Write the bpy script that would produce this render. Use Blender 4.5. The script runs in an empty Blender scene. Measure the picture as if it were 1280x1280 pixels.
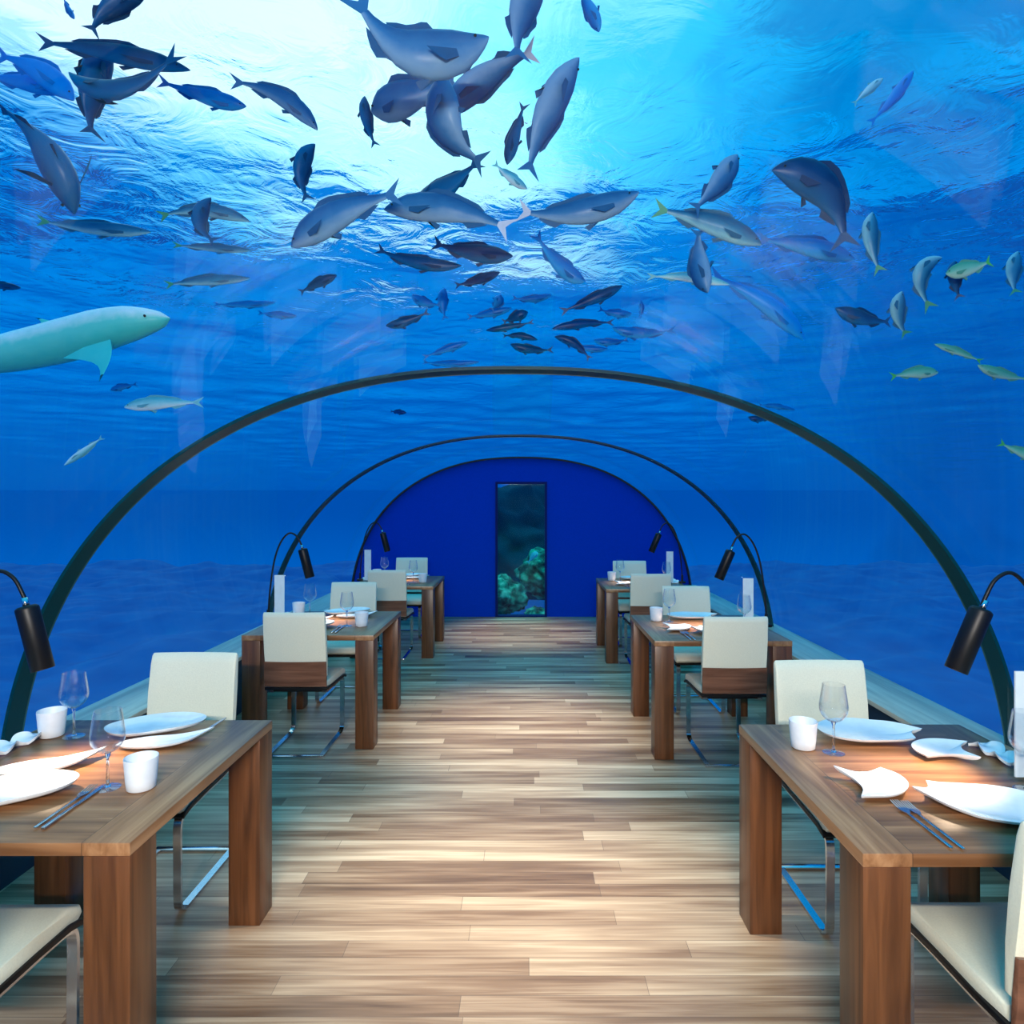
import bpy, bmesh, math, random
from mathutils import Vector, Matrix, noise

random.seed(7)
S = bpy.context.scene
COL = S.collection
PI = math.pi

# ------------------------------------------------------------------ helpers
def tag(o, label=None, cat=None, group=None, kind=None):
    if label: o['label'] = label
    if cat: o['category'] = cat
    if group: o['group'] = group
    if kind: o['kind'] = kind
    return o

def link_mesh(name, bm, mats, parent=None, smooth=True, auto=None):
    me = bpy.data.meshes.new(name)
    bmesh.ops.recalc_face_normals(bm, faces=bm.faces[:])
    bm.to_mesh(me); bm.free()
    for m in (mats if isinstance(mats, (list, tuple)) else [mats]):
        me.materials.append(m)
    if smooth:
        for p in me.polygons: p.use_smooth = True
    if auto is not None:
        try: me.set_sharp_from_angle(angle=math.radians(auto))
        except Exception: pass
    o = bpy.data.objects.new(name, me)
    COL.objects.link(o)
    if parent is not None: o.parent = parent
    return o

def empty(name, loc=(0, 0, 0), rz=0.0):
    o = bpy.data.objects.new(name, None)
    o.empty_display_size = .1
    COL.objects.link(o)
    o.location = loc; o.rotation_euler = (0, 0, rz)
    return o

KIDS = {}
def copy_tree(o, parent=None):
    c = o.copy(); COL.objects.link(c)
    if parent is not None: c.parent = parent
    for k in ('label', 'category', 'group'):
        if parent is None and k in c: pass
    for ch in o.children:
        copy_tree(ch, c)
    return c

def box(bm, x0, x1, y0, y1, z0, z1, bev=0.0, seg=2, M=None):
    vs = [bm.verts.new((x, y, z)) for x in (x0, x1) for y in (y0, y1) for z in (z0, z1)]
    idx = [(0,1,3,2),(4,6,7,5),(0,4,5,1),(2,3,7,6),(0,2,6,4),(1,5,7,3)]
    fs = [bm.faces.new([vs[i] for i in f]) for f in idx]
    geom = vs
    if bev > 0:
        es = list({e for f in fs for e in f.edges})
        r = bmesh.ops.bevel(bm, geom=es, offset=bev, segments=seg, profile=.5, affect='EDGES')
        geom = list({v for f in r['faces'] for v in f.verts} | {v for v in vs if v.is_valid})
    if M is not None:
        bmesh.ops.transform(bm, matrix=M, verts=geom)
    return geom

def lathe(bm, prof, n=32, c=(0, 0, 0), close_top=False, close_bot=False):
    rings = []
    for r, z in prof:
        if r < 1e-5:
            rings.append([bm.verts.new((c[0], c[1], c[2] + z))])
        else:
            rings.append([bm.verts.new((c[0] + r*math.cos(2*PI*k/n), c[1] + r*math.sin(2*PI*k/n), c[2] + z)) for k in range(n)])
    for a, b in zip(rings, rings[1:]):
        if len(a) == 1 and len(b) == 1: continue
        for k in range(n):
            k2 = (k+1) % n
            if len(a) == 1: bm.faces.new((a[0], b[k], b[k2]))
            elif len(b) == 1: bm.faces.new((a[k], b[0], a[k2]))
            else: bm.faces.new((a[k], b[k], b[k2], a[k2]))
    if close_bot and len(rings[0]) > 1: bm.faces.new(rings[0])
    if close_top and len(rings[-1]) > 1: bm.faces.new(rings[-1])

def catmull(pts, n=8, closed=False):
    P = [Vector(p) for p in pts]; out = []
    N = len(P)
    rng = range(N if closed else N-1)
    for i in rng:
        if closed: p0, p1, p2, p3 = P[i-1], P[i], P[(i+1) % N], P[(i+2) % N]
        else:
            p1, p2 = P[i], P[i+1]
            p0 = P[i-1] if i > 0 else p1*2 - p2
            p3 = P[i+2] if i+2 < N else p2*2 - p1
        for k in range(n):
            t = k/n
            out.append(.5*((2*p1) + (-p0+p2)*t + (2*p0-5*p1+4*p2-p3)*t*t + (-p0+3*p1-3*p2+p3)*t**3))
    if not closed: out.append(P[-1].copy())
    return out

def tube(bm, pts, r, n=12, sec=None, side=None, cap=True):
    """round tube (or a section of (u,v) offsets; u along SIDE)"""
    P = [Vector(p) for p in pts]
    T = []
    for i in range(len(P)):
        a = P[max(i-1, 0)]; b = P[min(i+1, len(P)-1)]
        T.append((b-a).normalized())
    u = Vector(side) if side is not None else T[0].orthogonal()
    rings = []
    for i, p in enumerate(P):
        if side is not None: u = Vector(side)
        u = (u - T[i]*u.dot(T[i])).normalized()
        v = T[i].cross(u)
        rr = r[i] if isinstance(r, (list, tuple)) else r
        if sec: rings.append([bm.verts.new(p + u*a + v*b) for a, b in sec])
        else: rings.append([bm.verts.new(p + u*rr*math.cos(2*PI*k/n) + v*rr*math.sin(2*PI*k/n)) for k in range(n)])
    m = len(rings[0])
    for a, b in zip(rings, rings[1:]):
        for k in range(m):
            bm.faces.new((a[k], a[(k+1) % m], b[(k+1) % m], b[k]))
    if cap:
        bm.faces.new(rings[0]); bm.faces.new(rings[-1])

# ------------------------------------------------------------------ materials
def newmat(name):
    m = bpy.data.materials.new(name); m.use_nodes = True
    nt = m.node_tree
    return m, nt, nt.nodes['Principled BSDF']

def mat(name, col, rough=.5, metal=0., spec=.5, bump=None, coat=0., sheen=0.):
    m, nt, b = newmat(name)
    b.inputs['Base Color'].default_value = (*col, 1)
    b.inputs['Roughness'].default_value = rough
    b.inputs['Metallic'].default_value = metal
    b.inputs['Specular IOR Level'].default_value = spec
    b.inputs['Coat Weight'].default_value = coat
    b.inputs['Sheen Weight'].default_value = sheen
    n = nt.nodes.new('ShaderNodeTexNoise'); n.inputs['Scale'].default_value = bump[0] if bump else 30
    tc = nt.nodes.new('ShaderNodeTexCoord'); nt.links.new(tc.outputs['Object'], n.inputs['Vector'])
    mx = nt.nodes.new('ShaderNodeMix'); mx.data_type = 'RGBA'
    mx.inputs[6].default_value = (*[c*.9 for c in col], 1); mx.inputs[7].default_value = (*[min(1, c*1.08) for c in col], 1)
    nt.links.new(n.outputs['Fac'], mx.inputs[0]); nt.links.new(mx.outputs[2], b.inputs['Base Color'])
    if bump:
        bp = nt.nodes.new('ShaderNodeBump'); bp.inputs['Strength'].default_value = bump[1]; bp.inputs['Distance'].default_value = .002
        nt.links.new(n.outputs['Fac'], bp.inputs['Height']); nt.links.new(bp.outputs[0], b.inputs['Normal'])
    return m

def ramp(nt, stops, interp='LINEAR'):
    r = nt.nodes.new('ShaderNodeValToRGB'); r.color_ramp.interpolation = interp
    e = r.color_ramp.elements
    while len(e) < len(stops): e.new(.5)
    for k, (p, c) in enumerate(stops):
        e[k].position = p; e[k].color = (*c, 1)
    return r

def math_n(nt, op, a=None, b=None, clamp=False):
    n = nt.nodes.new('ShaderNodeMath'); n.operation = op; n.use_clamp = clamp
    for i, v in enumerate((a, b)):
        if v is None: continue
        if isinstance(v, (int, float)): n.inputs[i].default_value = v
        else: nt.links.new(v, n.inputs[i])
    return n.outputs[0]

def wood(name, axis, dark, light, scale=1., rough=.35, plank=None):
    m, nt, b = newmat(name)
    tc = nt.nodes.new('ShaderNodeTexCoord')
    mp = nt.nodes.new('ShaderNodeMapping')
    sc = [28*scale]*3; sc['xyz'.index(axis)] = 1.6*scale
    mp.inputs['Scale'].default_value = sc
    nt.links.new(tc.outputs['Object'], mp.inputs[0])
    n1 = nt.nodes.new('ShaderNodeTexNoise'); n1.inputs['Scale'].default_value = 1.; n1.inputs['Detail'].default_value = 5; n1.inputs['Distortion'].default_value = .6
    nt.links.new(mp.outputs[0], n1.inputs['Vector'])
    mp2 = nt.nodes.new('ShaderNodeMapping'); sc2 = [9*scale]*3; sc2['xyz'.index(axis)] = .7*scale
    mp2.inputs['Scale'].default_value = sc2
    nt.links.new(tc.outputs['Object'], mp2.inputs[0])
    n2 = nt.nodes.new('ShaderNodeTexNoise'); n2.inputs['Scale'].default_value = 1.; n2.inputs['Detail'].default_value = 2
    nt.links.new(mp2.outputs[0], n2.inputs['Vector'])
    f = math_n(nt, 'ADD', math_n(nt, 'MULTIPLY', n1.outputs['Fac'], .55), math_n(nt, 'MULTIPLY', n2.outputs['Fac'], .45))
    r = ramp(nt, [(.36, dark), (.62, light)])
    nt.links.new(f, r.inputs[0])
    nt.links.new(r.outputs[0], b.inputs['Base Color'])
    b.inputs['Roughness'].default_value = rough
    bp = nt.nodes.new('ShaderNodeBump'); bp.inputs['Strength'].default_value = .25; bp.inputs['Distance'].default_value = .0015
    nt.links.new(n1.outputs['Fac'], bp.inputs['Height']); nt.links.new(bp.outputs[0], b.inputs['Normal'])
    return m

def tabletop_mat():
    """framed top: boards run along the edges, inner boards across; drawn in the top's own coordinates (.87 x .93)"""
    m, nt, b = newmat('tabletop_wood')
    tc = nt.nodes.new('ShaderNodeTexCoord')
    sx = nt.nodes.new('ShaderNodeSeparateXYZ'); nt.links.new(tc.outputs['Object'], sx.inputs[0])
    def grain(sc):
        mp = nt.nodes.new('ShaderNodeMapping'); mp.inputs['Scale'].default_value = sc
        nt.links.new(tc.outputs['Object'], mp.inputs[0])
        n = nt.nodes.new('ShaderNodeTexNoise'); n.inputs['Scale'].default_value = 1; n.inputs['Detail'].default_value = 5; n.inputs['Distortion'].default_value = .5
        nt.links.new(mp.outputs[0], n.inputs['Vector']); return n.outputs['Fac']
    gx = grain((1.8, 34, 20)); gy = grain((34, 1.8, 20))
    ax = math_n(nt, 'ABSOLUTE', sx.outputs['X'])
    side = math_n(nt, 'GREATER_THAN', ax, .435-.125)      # long edge boards along y
    mx = nt.nodes.new('ShaderNodeMix'); mx.data_type = 'FLOAT'
    nt.links.new(side, mx.inputs[0]); nt.links.new(gx, mx.inputs[2]); nt.links.new(gy, mx.inputs[3])
    # board tone: inner boards across, each 0.11 deep
    row = math_n(nt, 'FLOOR', math_n(nt, 'DIVIDE', math_n(nt, 'ADD', sx.outputs['Y'], 5.), .117))
    rown = math_n(nt, 'ADD', math_n(nt, 'MULTIPLY', row, math_n(nt, 'SUBTRACT', 1., side)), math_n(nt, 'MULTIPLY', math_n(nt, 'FLOOR', math_n(nt, 'DIVIDE', sx.outputs['X'], .06)), side))
    wn = nt.nodes.new('ShaderNodeTexWhiteNoise'); wn.noise_dimensions = '1D'; nt.links.new(rown, wn.inputs['W'])
    f = math_n(nt, 'ADD', math_n(nt, 'MULTIPLY', mx.outputs[0], .8), math_n(nt, 'MULTIPLY', wn.outputs['Value'], .16))
    r = ramp(nt, [(.3, (.15, .058, .020)), (.5, (.28, .125, .050)), (.68, (.43, .22, .10))])
    nt.links.new(f, r.inputs[0])
    # fine joint line between the frame boards and the middle
    j = math_n(nt, 'LESS_THAN', math_n(nt, 'ABSOLUTE', math_n(nt, 'SUBTRACT', ax, .31)), .0012)
    mc = nt.nodes.new('ShaderNodeMix'); mc.data_type = 'RGBA'; mc.inputs[7].default_value = (.06, .03, .015, 1)
    nt.links.new(math_n(nt, 'MULTIPLY', j, .7), mc.inputs[0]); nt.links.new(r.outputs[0], mc.inputs[6])
    nt.links.new(mc.outputs[2], b.inputs['Base Color'])
    b.inputs['Roughness'].default_value = .32
    return m

def floor_mat():
    m, nt, b = newmat('floor_planks')
    tc = nt.nodes.new('ShaderNodeTexCoord')
    br = nt.nodes.new('ShaderNodeTexBrick')
    br.inputs['Scale'].default_value = 1.; br.inputs['Brick Width'].default_value = 1.25; br.inputs['Row Height'].default_value = .088
    br.inputs['Mortar Size'].default_value = .0012; br.inputs['Mortar Smooth'].default_value = .3
    br.offset = 0.; br.offset_frequency = 1
    br.inputs['Color1'].default_value = (0, 0, 0, 1); br.inputs['Color2'].default_value = (1, 1, 1, 1); br.inputs['Mortar'].default_value = (.25, .25, .25, 1)
    sx = nt.nodes.new('ShaderNodeSeparateXYZ'); nt.links.new(tc.outputs['Object'], sx.inputs[0])
    row0 = math_n(nt, 'FLOOR', math_n(nt, 'DIVIDE', sx.outputs['Y'], .088))
    wn0 = nt.nodes.new('ShaderNodeTexWhiteNoise'); wn0.noise_dimensions = '1D'; nt.links.new(row0, wn0.inputs['W'])
    cb0 = nt.nodes.new('ShaderNodeCombineXYZ')
    nt.links.new(math_n(nt, 'ADD', sx.outputs['X'], math_n(nt, 'MULTIPLY', wn0.outputs['Value'], 11.)), cb0.inputs[0]); nt.links.new(sx.outputs['Y'], cb0.inputs[1])
    nt.links.new(cb0.outputs[0], br.inputs['Vector'])
    # shift the grain from board to board
    row = math_n(nt, 'FLOOR', math_n(nt, 'DIVIDE', sx.outputs['Y'], .088))
    cmb = nt.nodes.new('ShaderNodeCombineXYZ')
    nt.links.new(math_n(nt, 'ADD', math_n(nt, 'MULTIPLY', sx.outputs['X'], 1.5), math_n(nt, 'MULTIPLY', row, 3.71)), cmb.inputs[0])
    nt.links.new(math_n(nt, 'MULTIPLY', sx.outputs['Y'], 46.), cmb.inputs[1])
    nt.links.new(row, cmb.inputs[2])
    n1 = nt.nodes.new('ShaderNodeTexNoise'); n1.inputs['Scale'].default_value = 1; n1.inputs['Detail'].default_value = 5; n1.inputs['Distortion'].default_value = .9
    nt.links.new(cmb.outputs[0], n1.inputs['Vector'])
    cmb2 = nt.nodes.new('ShaderNodeCombineXYZ')
    nt.links.new(math_n(nt, 'ADD', math_n(nt, 'MULTIPLY', sx.outputs['X'], .9), math_n(nt, 'MULTIPLY', row, 1.37)), cmb2.inputs[0])
    nt.links.new(math_n(nt, 'MULTIPLY', sx.outputs['Y'], 9.), cmb2.inputs[1])
    n2 = nt.nodes.new('ShaderNodeTexNoise'); n2.inputs['Scale'].default_value = 1; n2.inputs['Detail'].default_value = 3
    nt.links.new(cmb2.outputs[0], n2.inputs['Vector'])
    sep = nt.nodes.new('ShaderNodeSeparateColor'); nt.links.new(br.outputs['Color'], sep.inputs[0])
    f = math_n(nt, 'ADD', math_n(nt, 'ADD', math_n(nt, 'MULTIPLY', n1.outputs['Fac'], .34), math_n(nt, 'MULTIPLY', n2.outputs['Fac'], .54)), math_n(nt, 'MULTIPLY', sep.outputs[0], .18))
    r = ramp(nt, [(.32, (.10, .045, .021)), (.45, (.235, .132, .073)), (.57, (.43, .29, .18)), (.70, (.68, .51, .34))])
    nt.links.new(f, r.inputs[0])
    mo = nt.nodes.new('ShaderNodeMix'); mo.data_type = 'RGBA'; mo.inputs[7].default_value = (.07, .05, .04, 1)
    nt.links.new(math_n(nt, 'MULTIPLY', br.outputs['Fac'], .6), mo.inputs[0]); nt.links.new(r.outputs[0], mo.inputs[6])
    nt.links.new(mo.outputs[2], b.inputs['Base Color'])
    rr = nt.nodes.new('ShaderNodeMapRange'); rr.inputs[3].default_value = .28; rr.inputs[4].default_value = .5
    nt.links.new(n1.outputs['Fac'], rr.inputs[0]); nt.links.new(rr.outputs[0], b.inputs['Roughness'])
    bp = nt.nodes.new('ShaderNodeBump'); bp.inputs['Strength'].default_value = .12; bp.inputs['Distance'].default_value = .002
    nt.links.new(n1.outputs['Fac'], bp.inputs['Height']); nt.links.new(bp.outputs[0], b.inputs['Normal'])
    return m

def acrylic_mat(name, tint=(1, 1, 1), refl=.9, f0ior=1.35, edge=.16, base=.012, pw=4.):
    m = bpy.data.materials.new(name); m.use_nodes = True; nt = m.node_tree; nt.nodes.clear()
    o = nt.nodes.new('ShaderNodeOutputMaterial'); t = nt.nodes.new('ShaderNodeBsdfTransparent'); g = nt.nodes.new('ShaderNodeBsdfGlossy')
    g.inputs['Roughness'].default_value = .015; g.inputs['Color'].default_value = (refl, refl, refl, 1)
    t.inputs[0].default_value = (*tint, 1)
    fr = nt.nodes.new('ShaderNodeFresnel'); fr.inputs[0].default_value = f0ior
    # a facing-independent thin-sheet fresnel: use the layer weight so the far side of the sheet never goes fully mirror
    lw = nt.nodes.new('ShaderNodeLayerWeight'); lw.inputs[0].default_value = .5
    p = math_n(nt, 'ADD', math_n(nt, 'MULTIPLY', math_n(nt, 'POWER', lw.outputs['Facing'], pw), edge), base)
    mx = nt.nodes.new('ShaderNodeMixShader')
    nt.links.new(p, mx.inputs[0]); nt.links.new(t.outputs[0], mx.inputs[1]); nt.links.new(g.outputs[0], mx.inputs[2]); nt.links.new(mx.outputs[0], o.inputs[0])
    nt.nodes.remove(fr)
    return m

def glass_mat(name, col=(1, 1, 1), ior=1.3, rough=0.):
    m = bpy.data.materials.new(name); m.use_nodes = True; nt = m.node_tree; nt.nodes.clear()
    o = nt.nodes.new('ShaderNodeOutputMaterial'); g = nt.nodes.new('ShaderNodeBsdfGlass')
    g.inputs['Color'].default_value = (*col, 1); g.inputs['IOR'].default_value = ior; g.inputs['Roughness'].default_value = rough
    nt.links.new(g.outputs[0], o.inputs[0])
    return m

M_floor = floor_mat()
M_top = tabletop_mat()
M_leg = wood('leg_wood', 'z', (.045, .014, .004), (.20, .070, .022), 1.)
M_ledge = wood('ledge_wood', 'y', (.40, .33, .24), (.72, .62, .47), .8, .3)
M_walnut = wood('walnut_veneer', 'x', (.10, .036, .018), (.27, .115, .065), 1.2)
M_cream = mat('cream_leather', (.80, .76, .57), .5, bump=(180, .25))
M_black = mat('black_metal', (.004, .004, .005), .42, spec=.3)
M_chrome = mat('chrome', (.62, .63, .65), .16, 1.)
M_steel = mat('cutlery_steel', (.55, .57, .6), .2, 1.)
M_white = mat('white_porcelain', (.86, .86, .85), .2, coat=.3)
M_frost = mat('frosted_cup', (.80, .82, .83), .45)
M_card = mat('menu_card', (.84, .84, .83), .6)
M_glass = glass_mat('wine_glass', (1, 1, 1), 1.45)
M_bowl = acrylic_mat('thin_glass', (.965, .975, .98), 1., edge=.75, base=.03, pw=2.6)
M_holder = acrylic_mat('clear_holder', (.93, .97, .97))
M_acr = acrylic_mat('tunnel_acrylic', (.985, 1, 1))
M_gasket = mat('ring_gasket', (.0, .040, .048), .4, spec=.2)
M_seam_glint = mat('ring_seam_glint', (.03, .10, .10), .3)
M_bluewall = mat('blue_wall', (.0, .045, .46), .8, spec=.04)
M_panel_shade = mat('navy_panel_shade', (.012, .03, .06), .5)  # panel under the sill, its shade painted in as dark navy
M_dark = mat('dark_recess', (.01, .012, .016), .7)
M_lampinner = mat('lamp_reflector', (.8, .75, .65), .3, .6)
M_frame = mat('window_frame_navy', (.0, .012, .10), .6, spec=.1)

# ------------------------------------------------------------------ camera
CAMZ = 1.63; F = 800.; CX, CY = 657., 627.
cam = bpy.data.cameras.new('camera'); co = bpy.data.objects.new('camera', cam); COL.objects.link(co)
co.location = (0, 0, CAMZ); co.rotation_euler = (PI/2, 0, 0)
cam.sensor_width = 36; cam.lens = F/1280*36
cam.shift_x = -(CX-640)/1280; cam.shift_y = (CY-640)/1280
cam.clip_start = .02; cam.clip_end = 500
S.camera = co
def at(px, py, Y): return Vector(((px-CX)*Y/F, Y, CAMZ-(py-CY)*Y/F))

# ------------------------------------------------------------------ world: daylight through sea water
W = bpy.data.worlds.new('water_light'); S.world = W; W.use_nodes = True
nt = W.node_tree; nt.nodes.clear()
wo = nt.nodes.new('ShaderNodeOutputWorld'); bg = nt.nodes.new('ShaderNodeBackground'); nt.links.new(bg.outputs[0], wo.inputs[0])
tc = nt.nodes.new('ShaderNodeTexCoord')
sx = nt.nodes.new('ShaderNodeSeparateXYZ'); nt.links.new(tc.outputs['Generated'], sx.inputs[0])
z = sx.outputs['Z']
el = ramp(nt, [(0., (.0, .04, .14)), (.25, (.0, .12, .50)), (.33, (.0, .26, .88)), (.40, (.0, .195, .75)), (.45, (.0, .125, .58)), (.49, (.0, .090, .47)), (.515, (.0, .090, .47)), (.54, (.0, .24, .82)), (.60, (.0, .36, 1.0)), (.72, (.0, .50, 1.1)), (1., (.03, .66, 1.15))])
# soft cloud of light
mp = nt.nodes.new('ShaderNodeMapping'); mp.inputs['Scale'].default_value = (1.5, 1.5, 3.2)
nt.links.new(tc.outputs['Generated'], mp.inputs[0])
nz = nt.nodes.new('ShaderNodeTexNoise'); nz.inputs['Scale'].default_value = 1.9; nz.inputs['Detail'].default_value = 4; nz.inputs['Distortion'].default_value = .8
nt.links.new(mp.outputs[0], nz.inputs['Vector'])
nf = math_n(nt, 'SUBTRACT', nz.outputs['Fac'], .5)
zz = math_n(nt, 'ADD', math_n(nt, 'MULTIPLY', z, .5), .5)
zz = math_n(nt, 'ADD', zz, math_n(nt, 'MULTIPLY', math_n(nt, 'MULTIPLY', nf, .22), math_n(nt, 'MAXIMUM', z, 0.)))
nt.links.new(zz, el.inputs[0])
g = Vector(((270-CX)/F, 1, (CY+10)/F)).normalized()
dp = nt.nodes.new('ShaderNodeVectorMath'); dp.operation = 'DOT_PRODUCT'; dp.inputs[1].default_value = g
nt.links.new(tc.outputs['Generated'], dp.inputs[0])
d2 = math_n(nt, 'ADD', dp.outputs['Value'], math_n(nt, 'MULTIPLY', nf, .30))
gl = ramp(nt, [(.68, (0, 0, 0)), (.84, (.03, .14, .14)), (.91, (.30, .48, .25)), (.96, (.64, .62, .28)), (1., (.86, .74, .34))])
nt.links.new(d2, gl.inputs[0])
up = math_n(nt, 'MULTIPLY', math_n(nt, 'SUBTRACT', z, .12), 4., True)
glm = nt.nodes.new('ShaderNodeMix'); glm.data_type = 'RGBA'; glm.inputs[6].default_value = (0, 0, 0, 1)
nt.links.new(up, glm.inputs[0]); nt.links.new(gl.outputs[0], glm.inputs[7])
add = nt.nodes.new('ShaderNodeMix'); add.data_type = 'RGBA'; add.blend_type = 'ADD'; add.inputs[0].default_value = 1.; add.clamp_result = False
nt.links.new(el.outputs[0], add.inputs[6]); 
# added low glow that makes the ripples glitter
g2 = Vector(((560-CX)/F, 1, .16)).normalized()
dp2 = nt.nodes.new('ShaderNodeVectorMath'); dp2.operation = 'DOT_PRODUCT'; dp2.inputs[1].default_value = g2
nt.links.new(tc.outputs['Generated'], dp2.inputs[0])
gl2 = ramp(nt, [(.90, (0, 0, 0)), (.96, (.05, .25, .2)), (1., (.5, .7, .4))]); nt.links.new(dp2.outputs['Value'], gl2.inputs[0])
up2 = math_n(nt, 'MULTIPLY', math_n(nt, 'SUBTRACT', z, .04), 30., True)
m2_ = nt.nodes.new('ShaderNodeMix'); m2_.data_type = 'RGBA'; m2_.inputs[6].default_value = (0, 0, 0, 1)
nt.links.new(up2, m2_.inputs[0]); nt.links.new(gl2.outputs[0], m2_.inputs[7])
ad2 = nt.nodes.new('ShaderNodeMix'); ad2.data_type = 'RGBA'; ad2.blend_type = 'ADD'; ad2.inputs[0].default_value = 1.
nt.links.new(glm.outputs[2], ad2.inputs[6]); nt.links.new(m2_.outputs[2], ad2.inputs[7]); nt.links.new(ad2.outputs[2], add.inputs[7])

ab = nt.nodes.new('ShaderNodeCombineXYZ'); nt.links.new(sx.outputs['X'], ab.inputs[0]); nt.links.new(sx.outputs['Y'], ab.inputs[1]); nt.links.new(math_n(nt, 'ABSOLUTE', z), ab.inputs[2])
g3 = Vector(((1235-CX)/F, 1, (CY-245)/F)).normalized()
dp3 = nt.nodes.new('ShaderNodeVectorMath'); dp3.operation = 'DOT_PRODUCT'; dp3.inputs[1].default_value = g3
nt.links.new(ab.outputs[0], dp3.inputs[0])
d3 = math_n(nt, 'ADD', dp3.outputs['Value'], math_n(nt, 'MULTIPLY', nf, .25))
gl3 = ramp(nt, [(.955, (1, 1, 1)), (.985, (.7, .66, .74)), (1., (.55, .52, .66))]); nt.links.new(d3, gl3.inputs[0])
mul = nt.nodes.new('ShaderNodeMix'); mul.data_type = 'RGBA'; mul.blend_type = 'MULTIPLY'; mul.inputs[0].default_value = 1.
nt.links.new(add.outputs[2], mul.inputs[6]); nt.links.new(gl3.outputs[0], mul.inputs[7])
nt.links.new(mul.outputs[2], bg.inputs[0]); bg.inputs[1].default_value = 1.

# ------------------------------------------------------------------ the sea outside
def water_surface():
    bm = bmesh.new()
    nx, ny = 260, 300
    grid = []
    for j in range(ny):
        t = j/(ny-1); y = -14 + 260*t**2.2
        row = []
        for i in range(nx):
            x = (-1 + 2*i/(nx-1)); x = (abs(x)**1.9)*math.copysign(1, x)*200
            p = Vector((x, y, 0))
            h = .12*noise.noise(p*.5) + .03*noise.noise(p*1.5 + Vector((5, 3, 1)))
            row.append(bm.verts.new((x, y, 6.0 + h)))
        grid.append(row)
    for j in range(ny-1):
        for i in range(nx-1):
            bm.faces.new((grid[j][i], grid[j][i+1], grid[j+1][i+1], grid[j+1][i]))
    m = bpy.data.materials.new('sea_surface'); m.use_nodes = True; nt = m.node_tree; nt.nodes.clear()
    o = nt.nodes.new('ShaderNodeOutputMaterial'); gb = nt.nodes.new('ShaderNodeBsdfGlass'); gb.inputs['IOR'].default_value = 1.08; gb.inputs['Roughness'].default_value = .03
    tc = nt.nodes.new('ShaderNodeTexCoord')
    n1 = nt.nodes.new('ShaderNodeTexNoise'); n1.inputs['Scale'].default_value = 1.3; n1.inputs['Detail'].default_value = 4; n1.inputs['Distortion'].default_value = 1.2
    nt.links.new(tc.outputs['Object'], n1.inputs['Vector'])
    bp = nt.nodes.new('ShaderNodeBump'); bp.inputs['Strength'].default_value = .43; bp.inputs['Distance'].default_value = .10
    nt.links.new(n1.outputs['Fac'], bp.inputs['Height']); nt.links.new(bp.outputs[0], gb.inputs['Normal'])
    nt.links.new(gb.outputs[0], o.inputs[0])
    ob = link_mesh('water_surface', bm, m)
    # all normals up so the sea is the dense side
    return tag(ob, 'rippled underside of the sea surface high above the tunnel', 'water surface', kind='structure')
water_surface()

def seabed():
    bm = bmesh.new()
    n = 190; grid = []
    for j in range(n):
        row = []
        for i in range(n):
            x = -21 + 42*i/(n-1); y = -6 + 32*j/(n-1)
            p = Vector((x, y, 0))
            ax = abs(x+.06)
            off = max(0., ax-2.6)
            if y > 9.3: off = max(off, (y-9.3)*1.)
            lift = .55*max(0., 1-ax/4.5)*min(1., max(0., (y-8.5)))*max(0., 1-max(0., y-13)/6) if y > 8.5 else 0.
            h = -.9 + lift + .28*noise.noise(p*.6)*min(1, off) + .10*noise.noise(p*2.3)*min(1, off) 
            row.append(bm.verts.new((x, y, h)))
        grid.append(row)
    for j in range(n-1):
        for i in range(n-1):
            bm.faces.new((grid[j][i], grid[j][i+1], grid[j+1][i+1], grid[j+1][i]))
    m, nt, b = newmat('hazed_sand')
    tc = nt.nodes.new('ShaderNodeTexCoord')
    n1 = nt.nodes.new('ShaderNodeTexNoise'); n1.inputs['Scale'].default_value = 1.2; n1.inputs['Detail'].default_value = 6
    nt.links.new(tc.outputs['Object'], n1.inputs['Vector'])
    r = ramp(nt, [(.35, (.0, .105, .36)), (.6, (.0, .14, .42)), (.75, (.0, .18, .44))])  # sand coloured blue to hold the haze and dimming of the water
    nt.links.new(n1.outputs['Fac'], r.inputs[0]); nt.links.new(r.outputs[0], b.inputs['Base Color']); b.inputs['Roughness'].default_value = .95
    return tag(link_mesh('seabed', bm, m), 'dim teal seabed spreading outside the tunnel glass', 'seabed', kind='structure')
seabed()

# ------------------------------------------------------------------ the tunnel
TX = -.06; TA = 2.41; TB = 2.25; TN = 2.3
def prof(t, off=0.):
    """arch point at angle t (0 = +x floor, pi/2 = top)"""
    c, s = math.cos(t), math.sin(t)
    x = TA*math.copysign(abs(c)**(2/TN), c); zz = TB*abs(s)**(2/TN)
    nx_, nz_ = math.copysign((abs(x)/TA)**(TN-1)/TA, x), (zz/TB)**(TN-1)/TB
    l = math.hypot(nx_, nz_)
    return (TX + x + nx_/l*off, zz + nz_/l*off)
def arc(off=0., zmin=.43, n=64):
    ts = [i*PI/400 for i in range(401)]
    pts = [prof(t, off) for t in ts]
    pts = [p for p in pts if p[1] >= zmin]
    # resample by length
    L = [0]
    for a, b in zip(pts, pts[1:]): L.append(L[-1] + math.hypot(a[0]-b[0], a[1]-b[1]))
    out = []; k = 0
    for i in range(n+1):
        s = L[-1]*i/n
        while k < len(L)-2 and L[k+1] < s: k += 1
        f = (s-L[k])/max(1e-9, L[k+1]-L[k])
        out.append((pts[k][0]+(pts[k+1][0]-pts[k][0])*f, pts[k][1]+(pts[k+1][1]-pts[k][1])*f))
    return out
YR = [-1.3, 0.0, 3.04, 6.08, 9.06]
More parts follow.
